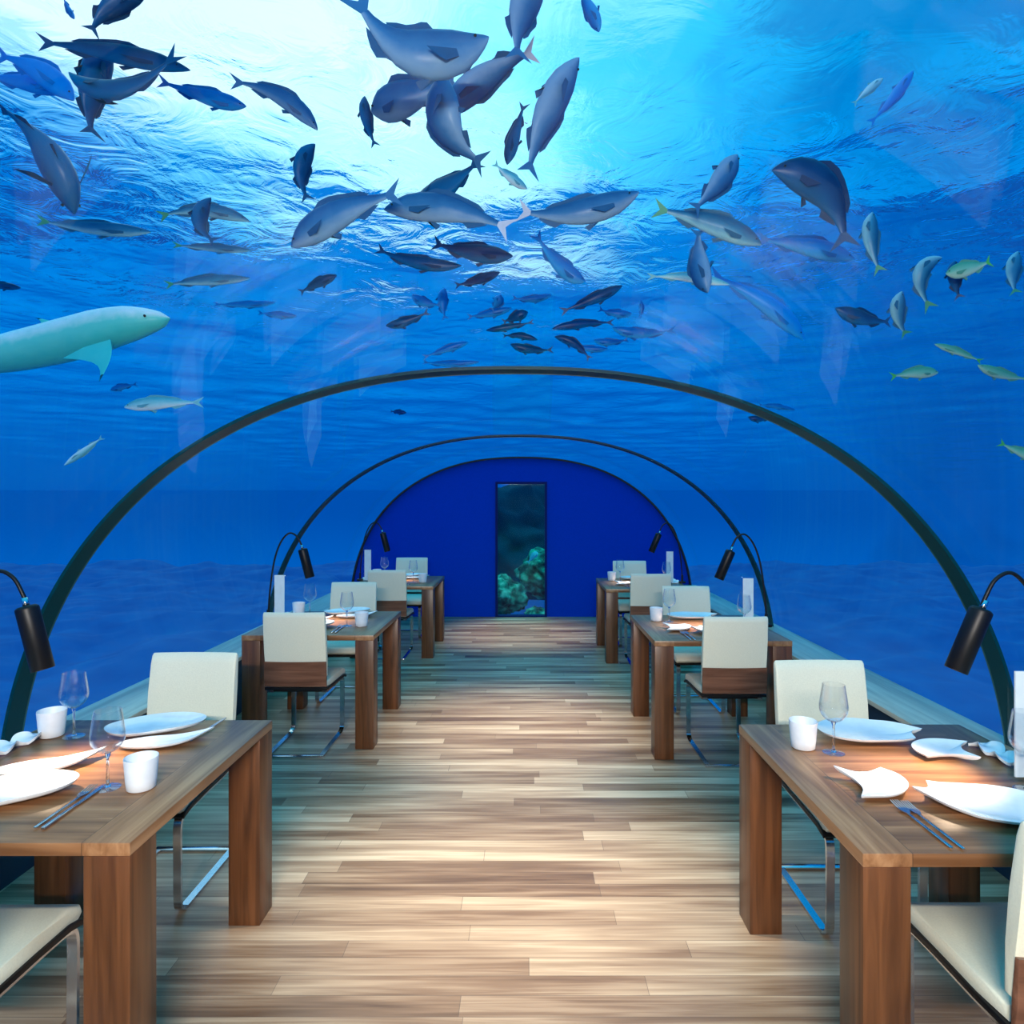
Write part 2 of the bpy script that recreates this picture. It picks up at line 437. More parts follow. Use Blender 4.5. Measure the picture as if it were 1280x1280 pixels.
def shell(bm, y0, y1, o0, o1, zmin=.43, n=64):
    A, B = arc(o0, zmin, n), arc(o1, zmin, n)
    R = []
    for (a, b) in zip(A, B):
        R.append([bm.verts.new((a[0], y0, a[1])), bm.verts.new((a[0], y1, a[1])), bm.verts.new((b[0], y1, b[1])), bm.verts.new((b[0], y0, b[1]))])
    for p, q in zip(R, R[1:]):
        for k in range(4): bm.faces.new((p[k], p[(k+1) % 4], q[(k+1) % 4], q[k]))
    bm.faces.new(R[0]); bm.faces.new(R[-1])
for i in range(4):
    bm = bmesh.new(); shell(bm, YR[i]+.04, YR[i+1]-.04, 0, .08, .44)
    tag(link_mesh('window_%d' % (i+1), bm, M_acr, auto=40), kind='structure')
for i in (1, 2, 3):
    bm = bmesh.new(); shell(bm, YR[i]-.058, YR[i]+.052, -.003, .012, .44, 96)
    o = tag(link_mesh('trim_%d' % i, bm, M_gasket, auto=40), kind='structure')
    bm = bmesh.new(); shell(bm, YR[i]+.048, YR[i]+.058, -.004, .002, .44, 96)  # paler seam bead, coloured to draw the gasket edge's glossy reflection
    link_mesh('seam_glint', bm, M_seam_glint, o, auto=40)

bm = bmesh.new(); box(bm, -2.6, 2.5, -1.3, 9.12, -.06, 0)
tag(link_mesh('floor', bm, M_floor, smooth=False), kind='structure')

# the sills along both sides
for sgn, nm in ((-1, 'shark'), (1, 'reef')):
    xi = TX + sgn*2.10; xo = TX + sgn*2.46
    bm = bmesh.new(); box(bm, min(xi, xo), max(xi, xo), -1.28, 9.05, .425, .455, .004)
    o = tag(link_mesh('trim_%d' % (5 if sgn < 0 else 6), bm, M_ledge, auto=40), kind='structure')
    xf = xi + sgn*.04
    bm = bmesh.new(); box(bm, min(xf, xo), max(xf, xo), -1.28, 9.05, 0, .425)
    link_mesh('panel', bm, M_panel_shade, o, smooth=False)

# end wall with a tall window
def end_wall(y0, y1, hole, name, m):
    A = arc(.012, .0, 96)
    bm = bmesh.new()
    def poly(pts):
        f = [bm.verts.new((p[0], y0, p[1])) for p in pts]; b = [bm.verts.new((p[0], y1, p[1])) for p in pts]
        bm.faces.new(f); bm.faces.new(b[::-1])
        for k in range(len(pts)): bm.faces.new((f[k], b[k], b[(k+1) % len(pts)], f[(k+1) % len(pts)]))
    if not hole: poly([(A[-1][0], 0)] + [(A[0][0], 0)] + A)
    else:
        hx0, hx1, hz = hole
        def zat(x): return min((abs(p[0]-x), p[1]) for p in A)[1]
        R = [(hx1, 0), (TX+2.5, 0)] + [p for p in A if p[0] > hx1] + [(hx1, zat(hx1))]
        L = [(hx0, zat(hx0))] + [p for p in A if p[0] < hx0] + [(TX-2.5, 0), (hx0, 0)]
        C = [(hx0, hz), (hx1, hz), (hx1, zat(hx1))] + [p for p in A if hx0 < p[0] < hx1] + [(hx0, zat(hx0))]
        poly(R); poly(L); poly(C)
    return tag(link_mesh(name, bm, m, smooth=False), kind='structure')
DX = (622-CX)/F*9.06, (681-CX)/F*9.06
WX0, WX1, WZ = DX[0], DX[1], CAMZ-(605-CY)*9.06/F
end_wall(9.06, 9.16, (WX0-.03, WX1+.03, WZ+.03), 'wall_back', M_bluewall)
bm = bmesh.new()
box(bm, WX0-.03, WX0, 9.03, 9.15, 0, WZ+.03); box(bm, WX1, WX1+.03, 9.03, 9.15, 0, WZ+.03); box(bm, WX0, WX1, 9.03, 9.15, WZ, WZ+.03); box(bm, WX0, WX1, 9.03, 9.15, 0, .02)
wf = tag(link_mesh('window_5', bm, M_frame, smooth=False), kind='structure')
bm = bmesh.new(); box(bm, WX0, WX1, 9.09, 9.10, .02, WZ)
link_mesh('pane', bm, acrylic_mat('tinted_pane', (.5, .9, .95), base=.004), wf, smooth=False)
M_rear = mat('pale_wall', (.5, .5, .48), .7)
end_wall(-1.42, -1.32, None, 'wall_front', M_rear)

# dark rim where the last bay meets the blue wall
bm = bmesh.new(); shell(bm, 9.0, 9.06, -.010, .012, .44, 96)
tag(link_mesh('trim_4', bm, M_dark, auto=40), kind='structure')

# ------------------------------------------------------------------ tables
def make_table(rnd):
    root = empty('dining_table')
    bm = bmesh.new(); box(bm, -.435, .435, -.465, .465, .715, .75, .003)
    link_mesh('tabletop', bm, M_top, root, auto=40)
    for sx_ in (-1, 1):
        for sy_ in (-1, 1):
            bm = bmesh.new()
            x0, x1 = sorted((sx_*.435, sx_*.312)); y0, y1 = sorted((sy_*.465, sy_*.342))
            box(bm, x0+.001, x1-.001, y0+.001, y1-.001, 0, .715, .003)
            link_mesh('leg', bm, M_leg, root, auto=40)
    return root
T = {  # centre x, centre y, and how to say it
 'L1': (-1.455, 2.115), 'L2': (-1.435, 4.675), 'L3': (-1.395, 7.115),
 'R1': (1.278, 2.065), 'R2': (1.250, 4.505), 'R3': (1.245, 6.905)}
ROW = {'L': 'in the row below the shark', 'R': 'in the row across the aisle from the shark'}
SHORT = {'L1': 'the front table below the shark', 'L2': 'the middle table below the shark', 'L3': 'the table by the blue wall on the shark side',
         'R1': 'the front table across from the shark', 'R2': 'the middle table across from the shark', 'R3': 'the table by the blue wall across from the shark side'}
TABLBL = {'L1': 'front wooden dining table in the row below the shark',
 'L2': 'middle wooden dining table in the row below the shark',
 'L3': 'wooden dining table by the blue wall, in the row below the shark',
 'R1': 'front wooden dining table in the row across from the shark, two forks on it',
 'R2': 'middle wooden dining table in the row across from the shark',
 'R3': 'wooden dining table by the blue wall, in the row across from the shark'}
proto_t = None
for k, (x, y) in T.items():
    o = make_table(0) if proto_t is None else copy_tree(proto_t)
    if proto_t is None: proto_t = o
    o.location = (x, y, 0)
    tag(o, TABLBL[k], 'table', 'wooden dining tables')

# ------------------------------------------------------------------ chairs
def make_chair():
    """faces +y, back of the backrest at y=0"""
    root = empty('cantilever_chair')
    hw = .197
    # backrest pad: slightly curved, leaning back
    def slab(name, m, pts_front, pts_back, w, parent, bev=.01):
        bm = bmesh.new()
        ring = list(pts_front) + list(reversed(pts_back))
        n = 10; secs = []
        for i in range(n+1):
            u = -1 + 2*i/n; x = u*w
            cur = .014*(1-u*u)       # shallow hollow across the width
            e = 1.0 if abs(u) < .999 else 1.
            secs.append([bm.verts.new((x, p[0] - cur*(1 if p[1] > .5 else .2), p[1])) for p in ring])
        m_ = len(ring)
        for a, b in zip(secs, secs[1:]):
            for k in range(m_): bm.faces.new((a[k], a[(k+1) % m_], b[(k+1) % m_], b[k]))
        f0 = bm.faces.new(secs[0]); f1 = bm.faces.new(secs[-1])
        es = list(set(list(f0.edges)+list(f1.edges)))
        bmesh.ops.bevel(bm, geom=es, offset=bev, segments=3, profile=.5, affect='EDGES')
        return link_mesh(name, bm, m, parent, auto=50)
    # (y, z) lines
    front = [(.060, .50), (.052, .62), (.040, .75), (.024, .88), (.012, .915)]
    back = [(.022, .605), (.012, .68), (.0, .78), (-.014, .89), (-.012, .915)]
    front = [(p[0], p[1]) for p in front]
    bp = slab('backrest', M_cream, front + [(0., .925)], [(.030, .50)] + back, hw, root, .008)
    pan = slab('back_panel', M_walnut, [(.034, .44), (.030, .50), (.022, .605)], [(.020, .445), (.012, .50), (.008, .608)], hw+.002, root, .003)
    # seat pad
    sf = [(.05, .475), (.15, .468), (.30, .468), (.42, .465), (.475, .445), (.485, .42)]
    sb = [(.05, .432), (.15, .428), (.30, .425), (.42, .42), (.455, .412), (.47, .405)]
    slab('seat', M_cream, sf, sb, hw-.004, root, .012)
    # black shell edge under the seat
    sf2 = [(.03, .436), (.15, .428), (.30, .425), (.42, .42), (.46, .41), (.482, .395)]
    sb2 = [(.03, .420), (.15, .412), (.30, .409), (.42, .404), (.452, .396), (.474, .385)]
    slab('seat_shell', M_black, sf2, sb2, hw+.004, root, .003)
    # chrome: flat bars
    sec = [(-.015, -.006), (.015, -.006), (.015, .006), (-.015, .006)]
    for s in (-1, 1):
        x = s*.172
        bm = bmesh.new()
        pts = catmull([(x, .06, .402), (x, .20, .396), (x, .36, .393), (x, .44, .385), (x, .468, .35), (x, .468, .20), (x, .466, .06), (x, .452, .022), (x, .42, .0075)], 6)
        tube(bm, pts, 0, sec=sec, side=(1, 0, 0))
        link_mesh('leg', bm, M_chrome, root, auto=40)
        bm = bmesh.new()
        tube(bm, [(x, .422, .007), (x, .2, .007), (x, .012, .007)], 0, sec=sec, side=(1, 0, 0))
        link_mesh('floor_rail', bm, M_chrome, root, auto=40)
    bm = bmesh.new(); box(bm, -.187, .187, -.018, .012, .001, .013, .002)
    link_mesh('rear_bar', bm, M_chrome, root, auto=40)
    for y_ in (.11, .34):
        bm = bmesh.new(); box(bm, -.18, .18, y_, y_+.025, .385, .396)
        link_mesh('cross_bar', bm, M_black, root, auto=40)
    return root
chairs = [  # key, x, y(back), facing, label
 ('L1n', -1.50, 1.41, 0, 'cream chair seat tucked under the near side of the front table below the shark'),
 ('L1f', -1.54, 2.985, 1, 'cream chair behind the front table below the shark, its plain front facing out'),
 ('L2n', -1.475, 4.08, 0, 'cream chair with walnut back panel at the middle table below the shark'),
 ('L2f', -1.50, 5.60, 1, 'pale chair facing out behind the middle table below the shark'),
 ('L3n', -1.43, 6.60, 0, 'cream chair with walnut back panel at the blue-wall table below the shark'),
 ('L3f', -1.43, 8.06, 1, 'pale chair between the blue wall and the table below the shark'),
 ('R1n', 1.30, 1.42, 0, 'cream chair at the front table opposite the shark, seat corner and back edge showing'),
 ('R1f', 1.300, 2.84, 1, 'cream chair facing out, behind the front table opposite the shark'),
 ('R2n', 1.290, 3.93, 0, 'cream chair with walnut back panel at the middle table opposite the shark'),
 ('R2f', 1.335, 5.34, 1, 'pale chair facing out behind the middle table opposite the shark'),
 ('R3n', 1.225, 6.26, 0, 'cream chair with walnut back panel at the blue-wall table opposite the shark'),
 ('R3f', 1.235, 7.62, 1, 'pale blue-lit chair between the blue wall and the table opposite the shark')]
pc = None
for key, x, y, f, lab in chairs:
    o = make_chair() if pc is None else copy_tree(pc)
    if pc is None: pc = o
    o.location = (x, y, 0); o.rotation_euler = (0, 0, PI if f else 0)
    tag(o, lab, 'chair', 'cantilever dining chairs')

# ------------------------------------------------------------------ lamps
def make_lamp(key, cx_, cy_, s):
    """clamped on the outer table edge; s=+1 when the wall is at +x"""
    root = empty('table_lamp', (cx_ + s*.445, cy_, .75))
    bm = bmesh.new(); box(bm, -.03, .03, -.03, .03, 0, .022, .004); tube(bm, [(0, 0, .02), (0, 0, .09)], .012, 12)
    link_mesh('base', bm, M_black, root, auto=40)
    pts = catmull([(0, 0, .06), (-s*.015, 0, .25), (-s*.045, 0, .45), (-s*.09, 0, .58), (-s*.15, 0, .648), (-s*.205, 0, .63), (-s*.24, 0, .57), (-s*.256, 0, .525)], 8)
    bm = bmesh.new(); tube(bm, pts, .0065, 10)
    link_mesh('gooseneck', bm, M_black, root)
    a = Vector((-s*.250, 0, .535)); b = Vector((-s*.335, 0, .335)) if s > 0 else Vector((-s*.305, 0, .325))
    d = (b-a).normalized(); L = (b-a).length
    q = d.to_track_quat('Z', 'Y').to_matrix().to_4x4(); M = Matrix.Translation(a) @ q
    bm = bmesh.new()
    lathe(bm, [(0, 0), (.026, .0), (.033, .006), (.034, .012), (.034, L-.002), (.032, L), (.028, L-.002), (.028, L-.04)], 28)
    bmesh.ops.transform(bm, matrix=M, verts=bm.verts[:])
    sh = link_mesh('lamp_shade', bm, M_black, root, auto=50)
    bm = bmesh.new(); lathe(bm, [(.0275, L-.045), (.012, L-.075), (0, L-.078)], 24); bmesh.ops.transform(bm, matrix=M, verts=bm.verts[:])
    link_mesh('reflector', bm, M_lampinner, sh)
    bm = bmesh.new(); tube(bm, [a-d*.028, a+d*.004], .010, 12)
    c = link_mesh('collar', bm, M_chrome, root); tag(c, 'chrome collar')
    wp = Vector(root.location) + b - d*.035
    ld = bpy.data.lights.new('lamp_light', 'SPOT'); ld.energy = 29; ld.color = (1., .74, .5); ld.spot_size = math.radians(88); ld.spot_blend = .8; ld.shadow_soft_size = .02
    lo = bpy.data.objects.new('lamp_light', ld); COL.objects.link(lo); lo.location = wp; lo.rotation_euler = d.to_track_quat('-Z', 'Y').to_euler()
    return root
LAMPLBL = {'L1': 'black cylinder lamp hanging over the front table below the shark',
 'L2': 'black gooseneck lamp curving over the middle table below the shark',
 'L3': 'small black lamp over the blue-wall table, on the shark side',
 'R1': 'black cylinder lamp with silver collar over the front table opposite the shark',
 'R2': 'black gooseneck lamp curving over the middle table opposite the shark',
 'R3': 'small black lamp over the blue-wall table, opposite the shark side'}
for k, (x, y) in T.items():
    o = make_lamp(k, x, y, 1 if k[0] == 'R' else -1)
    tag(o, LAMPLBL[k], 'lamp', 'black gooseneck lamps')

# ------------------------------------------------------------------ tableware
def dish(name, outline, thick, lift, parent=None, m=M_white):
    """outline: closed list of (x, y); lift(x, y, t) gives rim height for radial t in 0..1"""
    N = len(outline)
    cx_ = sum(p[0] for p in outline)/N; cy_ = sum(p[1] for p in outline)/N
    bm = bmesh.new(); R = 9
    tops, bots = [], []
    for j in range(R+1):
        t = j/R
        rt, rb = [], []
        for i, p in enumerate(outline):
            x = cx_ + (p[0]-cx_)*t; y = cy_ + (p[1]-cy_)*t
            z_ = lift(x, y, t)
            if j == 0:
                if i == 0: ct = bm.verts.new((cx_, cy_, z_+thick)); cb = bm.verts.new((cx_, cy_, max(0, z_)))
                continue
            rt.append(bm.verts.new((x, y, z_+thick)))
            k = .97 if j == R else 1.
            rb.append(bm.verts.new((cx_+(x-cx_)*k, cy_+(y-cy_)*k, max(0., z_-.001*t))))
        if j: tops.append(rt); bots.append(rb)
    for S_, c0 in ((tops, ct), (bots, cb)):
        for i in range(N): bm.faces.new((c0, S_[0][i], S_[0][(i+1) % N]))
        for a, b in zip(S_, S_[1:]):
            for i in range(N): bm.faces.new((a[i], b[i], b[(i+1) % N], a[(i+1) % N]))
    for i in range(N): bm.faces.new((tops[-1][i], bots[-1][i], bots[-1][(i+1) % N], tops[-1][(i+1) % N]))
    return link_mesh(name, bm, m, parent, auto=60)

def seg_outline(segs, n=10):
    out = []
    for s in segs:
        pts = catmull([(p[0], p[1], 0) for p in s], n)
        out += [(p[0], p[1]) for p in pts[:-1]]
    return out
small_o = seg_outline([
  [(-.085, .085), (-.03, .058), (.02, .068), (.075, .100)],
  [(.075, .100), (.102, .05), (.098, -.01), (.06, -.065), (.0, -.098), (-.095, -.105)],
  [(-.095, -.105), (-.062, -.05), (-.058, .01), (-.085, .085)]], 7)
big_o = seg_outline([
  [(-.19, .045), (-.142, .058), (-.12, .115)],
  [(-.12, .115), (-.02, .120), (.08, .115), (.155, .075), (.18, .01), (.15, -.065), (.06, -.115), (-.04, -.11), (-.13, -.055), (-.19, .045)]], 9)
def lift_small(x, y, t):
    d = max(0, (-x+y)/.16); return .003 + .012*t**3 + .016*max(0, d-.3)*t*t
def lift_big(x, y, t):
    d = max(0, (-x-.08)/.1); return .003 + .016*t**3 + .012*d*t*t
def oval(rx, ry, n=48, wav=0.):
    return [(rx*math.cos(a)*(1+wav*math.sin(2*a)), ry*math.sin(a)*(1+wav*math.cos(3*a))) for a in [2*PI*i/n for i in range(n)]]
leaf_o = seg_outline([
  [(.16, .052), (.05, .045), (-.06, .050), (-.13, .028), (-.15, -.01)],
  [(-.15, -.01), (-.10, -.045), (.0, -.062), (.09, -.035), (.16, .052)]], 9)
def lift_leaf(x, y, t): return .003 + .010*t**3 + .014*max(0, x/.16)**2*t

P_small = dish('side_plate', small_o, .006, lift_small)
P_big = dish('serving_plate', big_o, .007, lift_big)
P_oval = dish('oval_plate', oval(.175, .115, wav=.06), .008, lambda x, y, t: .004 + .020*t**3 + .006*math.sin(x*14)*t*t)
P_leaf = dish('leaf_plate', leaf_o, .006, lift_leaf)

def cup():
    bm = bmesh.new()
    lathe(bm, [(0, 0), (.036, 0), (.040, .003), (.043, .03), (.048, .094), (.0475, .097), (.0455, .094), (.040, .03), (.036, .010), (0, .008)], 36)
    return link_mesh('white_cup', bm, M_frost, auto=50)
P_cup = cup()
def wineglass():
    r = empty('wine_glass')
    bm = bmesh.new()
    o = [(0, .108), (.012, .109), (.030, .120), (.044, .140), (.0475, .160), (.045, .185), (.037, .240)]
    o = [(max(0, p.x), p.z) for p in catmull([(a, 0, b) for a, b in o], 6)]
    i = [(max(0, a-.0016), b+(.002 if a < .03 else .0)) for a, b in reversed(o)]; i[-1] = (0, .1105)
    i = [p for k, p in enumerate(i) if p[0] > 1e-4 or k == len(i)-1]
    lathe(bm, o+i, 40); link_mesh('bowl', bm, M_bowl, r, auto=50)
    bm = bmesh.new(); lathe(bm, [(0, .004), (.010, .0045), (.0045, .012), (.0036, .05), (.004, .095), (.009, .1085), (0, .1085)], 20)
    link_mesh('stem', bm, M_glass, r, auto=60)
    bm = bmesh.new(); lathe(bm, [(0, 0), (.036, 0), (.0365, .0015), (.012, .0045), (0, .0048)], 36)
    link_mesh('foot', bm, M_bowl, r, auto=50)
    return r
P_glass = wineglass()
def fork():
    bm = bmesh.new()
    box(bm, -.0045, .0045, -.13, .05, .004, .0075, .0015)
    hd = seg_outline([[(-.0045, .045), (-.011, .06), (-.012, .078), (.012, .078), (.011, .06), (.0045, .045)], [(.0045, .045), (-.0045, .045)]], 4)
    vt = [bm.verts.new((p[0], p[1], .0085)) for p in hd]; vb = [bm.verts.new((p[0], p[1], .0055)) for p in hd]
    n = len(hd); bm.faces.new(vt); bm.faces.new(vb[::-1])
    for k in range(n): bm.faces.new((vt[k], vb[k], vb[(k+1) % n], vt[(k+1) % n]))
    for x in (-.0103, -.0035, .0035, .0103):
        tube(bm, [(x, .075, .007), (x, .10, .0095), (x*.96, .118, .012)], [.0021, .0018, .001], 6)
    return link_mesh('fork', bm, M_steel, auto=40)
def knife():
    bm = bmesh.new()
    box(bm, -.0055, .0055, -.13, .005, .002, .0095, .002)
    out = [(-.006, .0), (-.007, .06), (-.007, .10), (-.001, .13), (.0065, .12), (.007, .05), (.006, 0)]
    vt = [bm.verts.new((p[0], p[1], .0062)) for p in out]; vb = [bm.verts.new((p[0], p[1], .0045)) for p in out]
    n = len(out); bm.faces.new(vt); bm.faces.new(vb[::-1])
    for k in range(n): bm.faces.new((vt[k], vb[k], vb[(k+1) % n], vt[(k+1) % n]))
    return link_mesh('table_knife', bm, M_steel, auto=40)
P_fork = fork(); P_knife = knife()
def wavedish():
    """narrow white dish of three waves"""
    N = 40; bm = bmesh.new(); top, bot = [], []
    for i in range(N+1):
        u = i/N; y = -.13 + .26*u
        w = .035 + .010*math.sin(u*6*PI)
        rt, rb = [], []
        for k in range(9):
            v = -1 + 2*k/8
            zz_ = .006 + .018*v*v*abs(math.sin(u*3*PI)) + .006*abs(math.sin(u*3*PI+.4))
            rt.append(bm.verts.new((v*w + .006*math.sin(u*9), y, zz_+.004))); rb.append(bm.verts.new((v*w*.97 + .006*math.sin(u*9), y, max(0, zz_-.006))))
        top.append(rt); bot.append(rb)
    for S_ in (top, bot):
        for a, b in zip(S_, S_[1:]):
            for k in range(8): bm.faces.new((a[k], a[k+1], b[k+1], b[k]))
    for a, b, c, d in zip(top, top[1:], bot, bot[1:]):
        bm.faces.new((a[0], b[0], d[0], c[0])); bm.faces.new((a[8], b[8], d[8], c[8]))
    for a, c in ((top[0], bot[0]), (top[-1], bot[-1])):
        for k in range(8): bm.faces.new((a[k], a[k+1], c[k+1], c[k]))
    return link_mesh('wavy_dish', bm, M_white, auto=60)
P_wave = wavedish()
def holder():
    r = empty('menu_holder')
    bm = bmesh.new(); box(bm, -.05, .05, -.014, .014, 0, .375, .003)
    link_mesh('clear_sleeve', bm, M_holder, r, auto=40)
    bm = bmesh.new(); box(bm, -.036, .036, -.003, .003, .012, .345)
    link_mesh('menu_card', bm, M_card, r, smooth=False)
    return r
P_hold = holder()

used = set()
def put(proto, key, dx, dy, rz, label, cat, group, sx_=1.):
    o = copy_tree(proto) if proto.name in used else proto
    used.add(proto.name)
    x, y = T[key]
    o.location = (x+dx, y+dy, .7505); o.rotation_euler = (0, 0, math.radians(rz))
    tag(o, label, cat, group)
    return o
WHERE = {'L1': 'front table below the shark', 'L2': 'middle table below the shark', 'L3': 'blue-wall table below the shark',
         'R1': 'front table opposite the shark', 'R2': 'middle table opposite the shark', 'R3': 'blue-wall table opposite the shark'}
for k in T:
    w = WHERE[k]
    if k[0] == 'L':
        put(P_oval, k, .035, .345, 4, 'wavy white oval plate at the far end of the ' + w, 'plate', 'white plates')
        put(P_leaf, k, .145, .20, 16, 'pointed white plate next to the oval one, ' + w, 'plate', 'white plates')
        put(P_oval, k, -.08, -.215, 12, 'large white plate beside the knife and fork on the ' + w, 'plate', 'white plates')
        put(P_leaf, k, -.12, -.01, 24, 'white pointed plate at the middle of the ' + w, 'plate', 'white plates')
        put(P_wave, k, -.375, .15, -6, 'wavy white dish by the window edge of the ' + w, 'dish', 'wavy dishes')
        put(P_cup, k, -.325, .29, 0, 'white cup on the window side of the ' + w, 'cup', 'white cups')
        put(P_cup, k, .275, -.15, 0, 'white cup on the aisle side of the ' + w, 'cup', 'white cups')
        put(P_glass, k, -.235, .28, 0, 'empty wine glass on the window side of the ' + w, 'wine glass', 'wine glasses')
        put(P_glass, k, .172, -.15, 0, 'empty wine glass on the aisle side of the ' + w, 'wine glass', 'wine glasses')
        put(P_fork, k, .135, -.27, 2, 'steel fork lying beside the large plate on the ' + w, 'fork', 'cutlery')
        put(P_knife, k, .160, -.275, 2, 'steel knife lying towards the aisle on the ' + w, 'knife', 'cutlery')
        put(P_knife, k, .235, .35, -3, 'steel knife past the oval plate on the ' + w, 'knife', 'cutlery')
        put(P_hold, k, -.355, -.02 if k != 'L1' else -.10, 0, 'clear menu holder with white card on the ' + w, 'menu holder', 'menu holders')
    else:
        put(P_big, k, .0, .345, 182, 'large swept white plate at the far end of the ' + w, 'plate', 'white plates')
        put(P_small, k, .182, .165, 160, 'small swept white plate on the window side of the ' + w, 'plate', 'white plates')
        put(P_small, k, -.205, -.095, 0, 'small swept white plate on the aisle side of the ' + w, 'plate', 'white plates')
        put(P_big, k, .045, -.245, -8, 'large white plate beside the two forks on the ' + w, 'plate', 'white plates')
        put(P_wave, k, .352, .105, 4, 'wavy white dish by the window edge of the ' + w, 'dish', 'wavy dishes')
        put(P_cup, k, -.285, .225, 0, 'white cup beside the wine glass on the ' + w, 'cup', 'white cups')
        put(P_glass, k, -.200, .175, 0, 'empty wine glass beside the white cup on the ' + w, 'wine glass', 'wine glasses')
        put(P_glass, k, .25, -.115, 0, 'empty wine glass beside the menu holder on the ' + w, 'wine glass', 'wine glasses')
        put(P_fork, k, -.205, -.32, 1, 'steel fork on the aisle edge side of the ' + w, 'fork', 'cutlery')
        put(P_fork, k, -.178, -.325, 1, 'steel fork between its twin and the large plate, ' + w, 'fork', 'cutlery')
        put(P_hold, k, .300, -.048, 0, 'clear menu holder with white card on the ' + w, 'menu holder', 'menu holders')

# ------------------------------------------------------------------ fish
M_eye = mat('fish_eye', (.01, .01, .012), .1)
def fish_mat(name, back, side, belly, fin, rough=.35):
    m, nt, b = newmat(name)
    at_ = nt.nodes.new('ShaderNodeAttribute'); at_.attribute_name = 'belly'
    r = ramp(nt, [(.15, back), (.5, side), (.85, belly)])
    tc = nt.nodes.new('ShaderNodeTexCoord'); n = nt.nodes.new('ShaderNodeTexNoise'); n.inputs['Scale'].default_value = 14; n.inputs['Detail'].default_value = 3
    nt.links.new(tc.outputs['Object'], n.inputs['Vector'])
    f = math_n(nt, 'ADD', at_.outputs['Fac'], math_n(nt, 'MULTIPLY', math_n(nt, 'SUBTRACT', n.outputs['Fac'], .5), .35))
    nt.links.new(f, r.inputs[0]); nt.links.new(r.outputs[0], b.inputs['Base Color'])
    b.inputs['Roughness'].default_value = rough; b.inputs['Specular IOR Level'].default_value = .22
    m2 = mat(name + '_fin', fin, .5)
    m3 = mat(name + '_back_fin', tuple(.75*(x+y)*.5 for x, y in zip(back, side)), .5, spec=.2)
    return [m, m2, M_eye, m3]
FM = {  # blue and faint kinds hold the water haze of distance in their colours
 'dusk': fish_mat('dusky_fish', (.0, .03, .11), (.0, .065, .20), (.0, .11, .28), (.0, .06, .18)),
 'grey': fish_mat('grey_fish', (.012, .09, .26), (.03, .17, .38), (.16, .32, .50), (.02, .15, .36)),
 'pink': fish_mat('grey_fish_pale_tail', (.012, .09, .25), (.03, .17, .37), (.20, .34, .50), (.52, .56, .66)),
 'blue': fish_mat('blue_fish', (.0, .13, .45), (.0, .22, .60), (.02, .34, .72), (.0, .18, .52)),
 'faint': fish_mat('hazed_fish', (.0, .26, .75), (.0, .32, .82), (.01, .40, .88), (.0, .28, .78)),
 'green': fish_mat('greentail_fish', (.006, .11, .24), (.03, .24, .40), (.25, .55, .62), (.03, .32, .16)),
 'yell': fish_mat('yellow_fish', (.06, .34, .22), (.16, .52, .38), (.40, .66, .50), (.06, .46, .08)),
 'pale': fish_mat('pale_fish', (.10, .50, .60), (.30, .75, .78), (.70, .92, .92), (.20, .62, .65)),
}
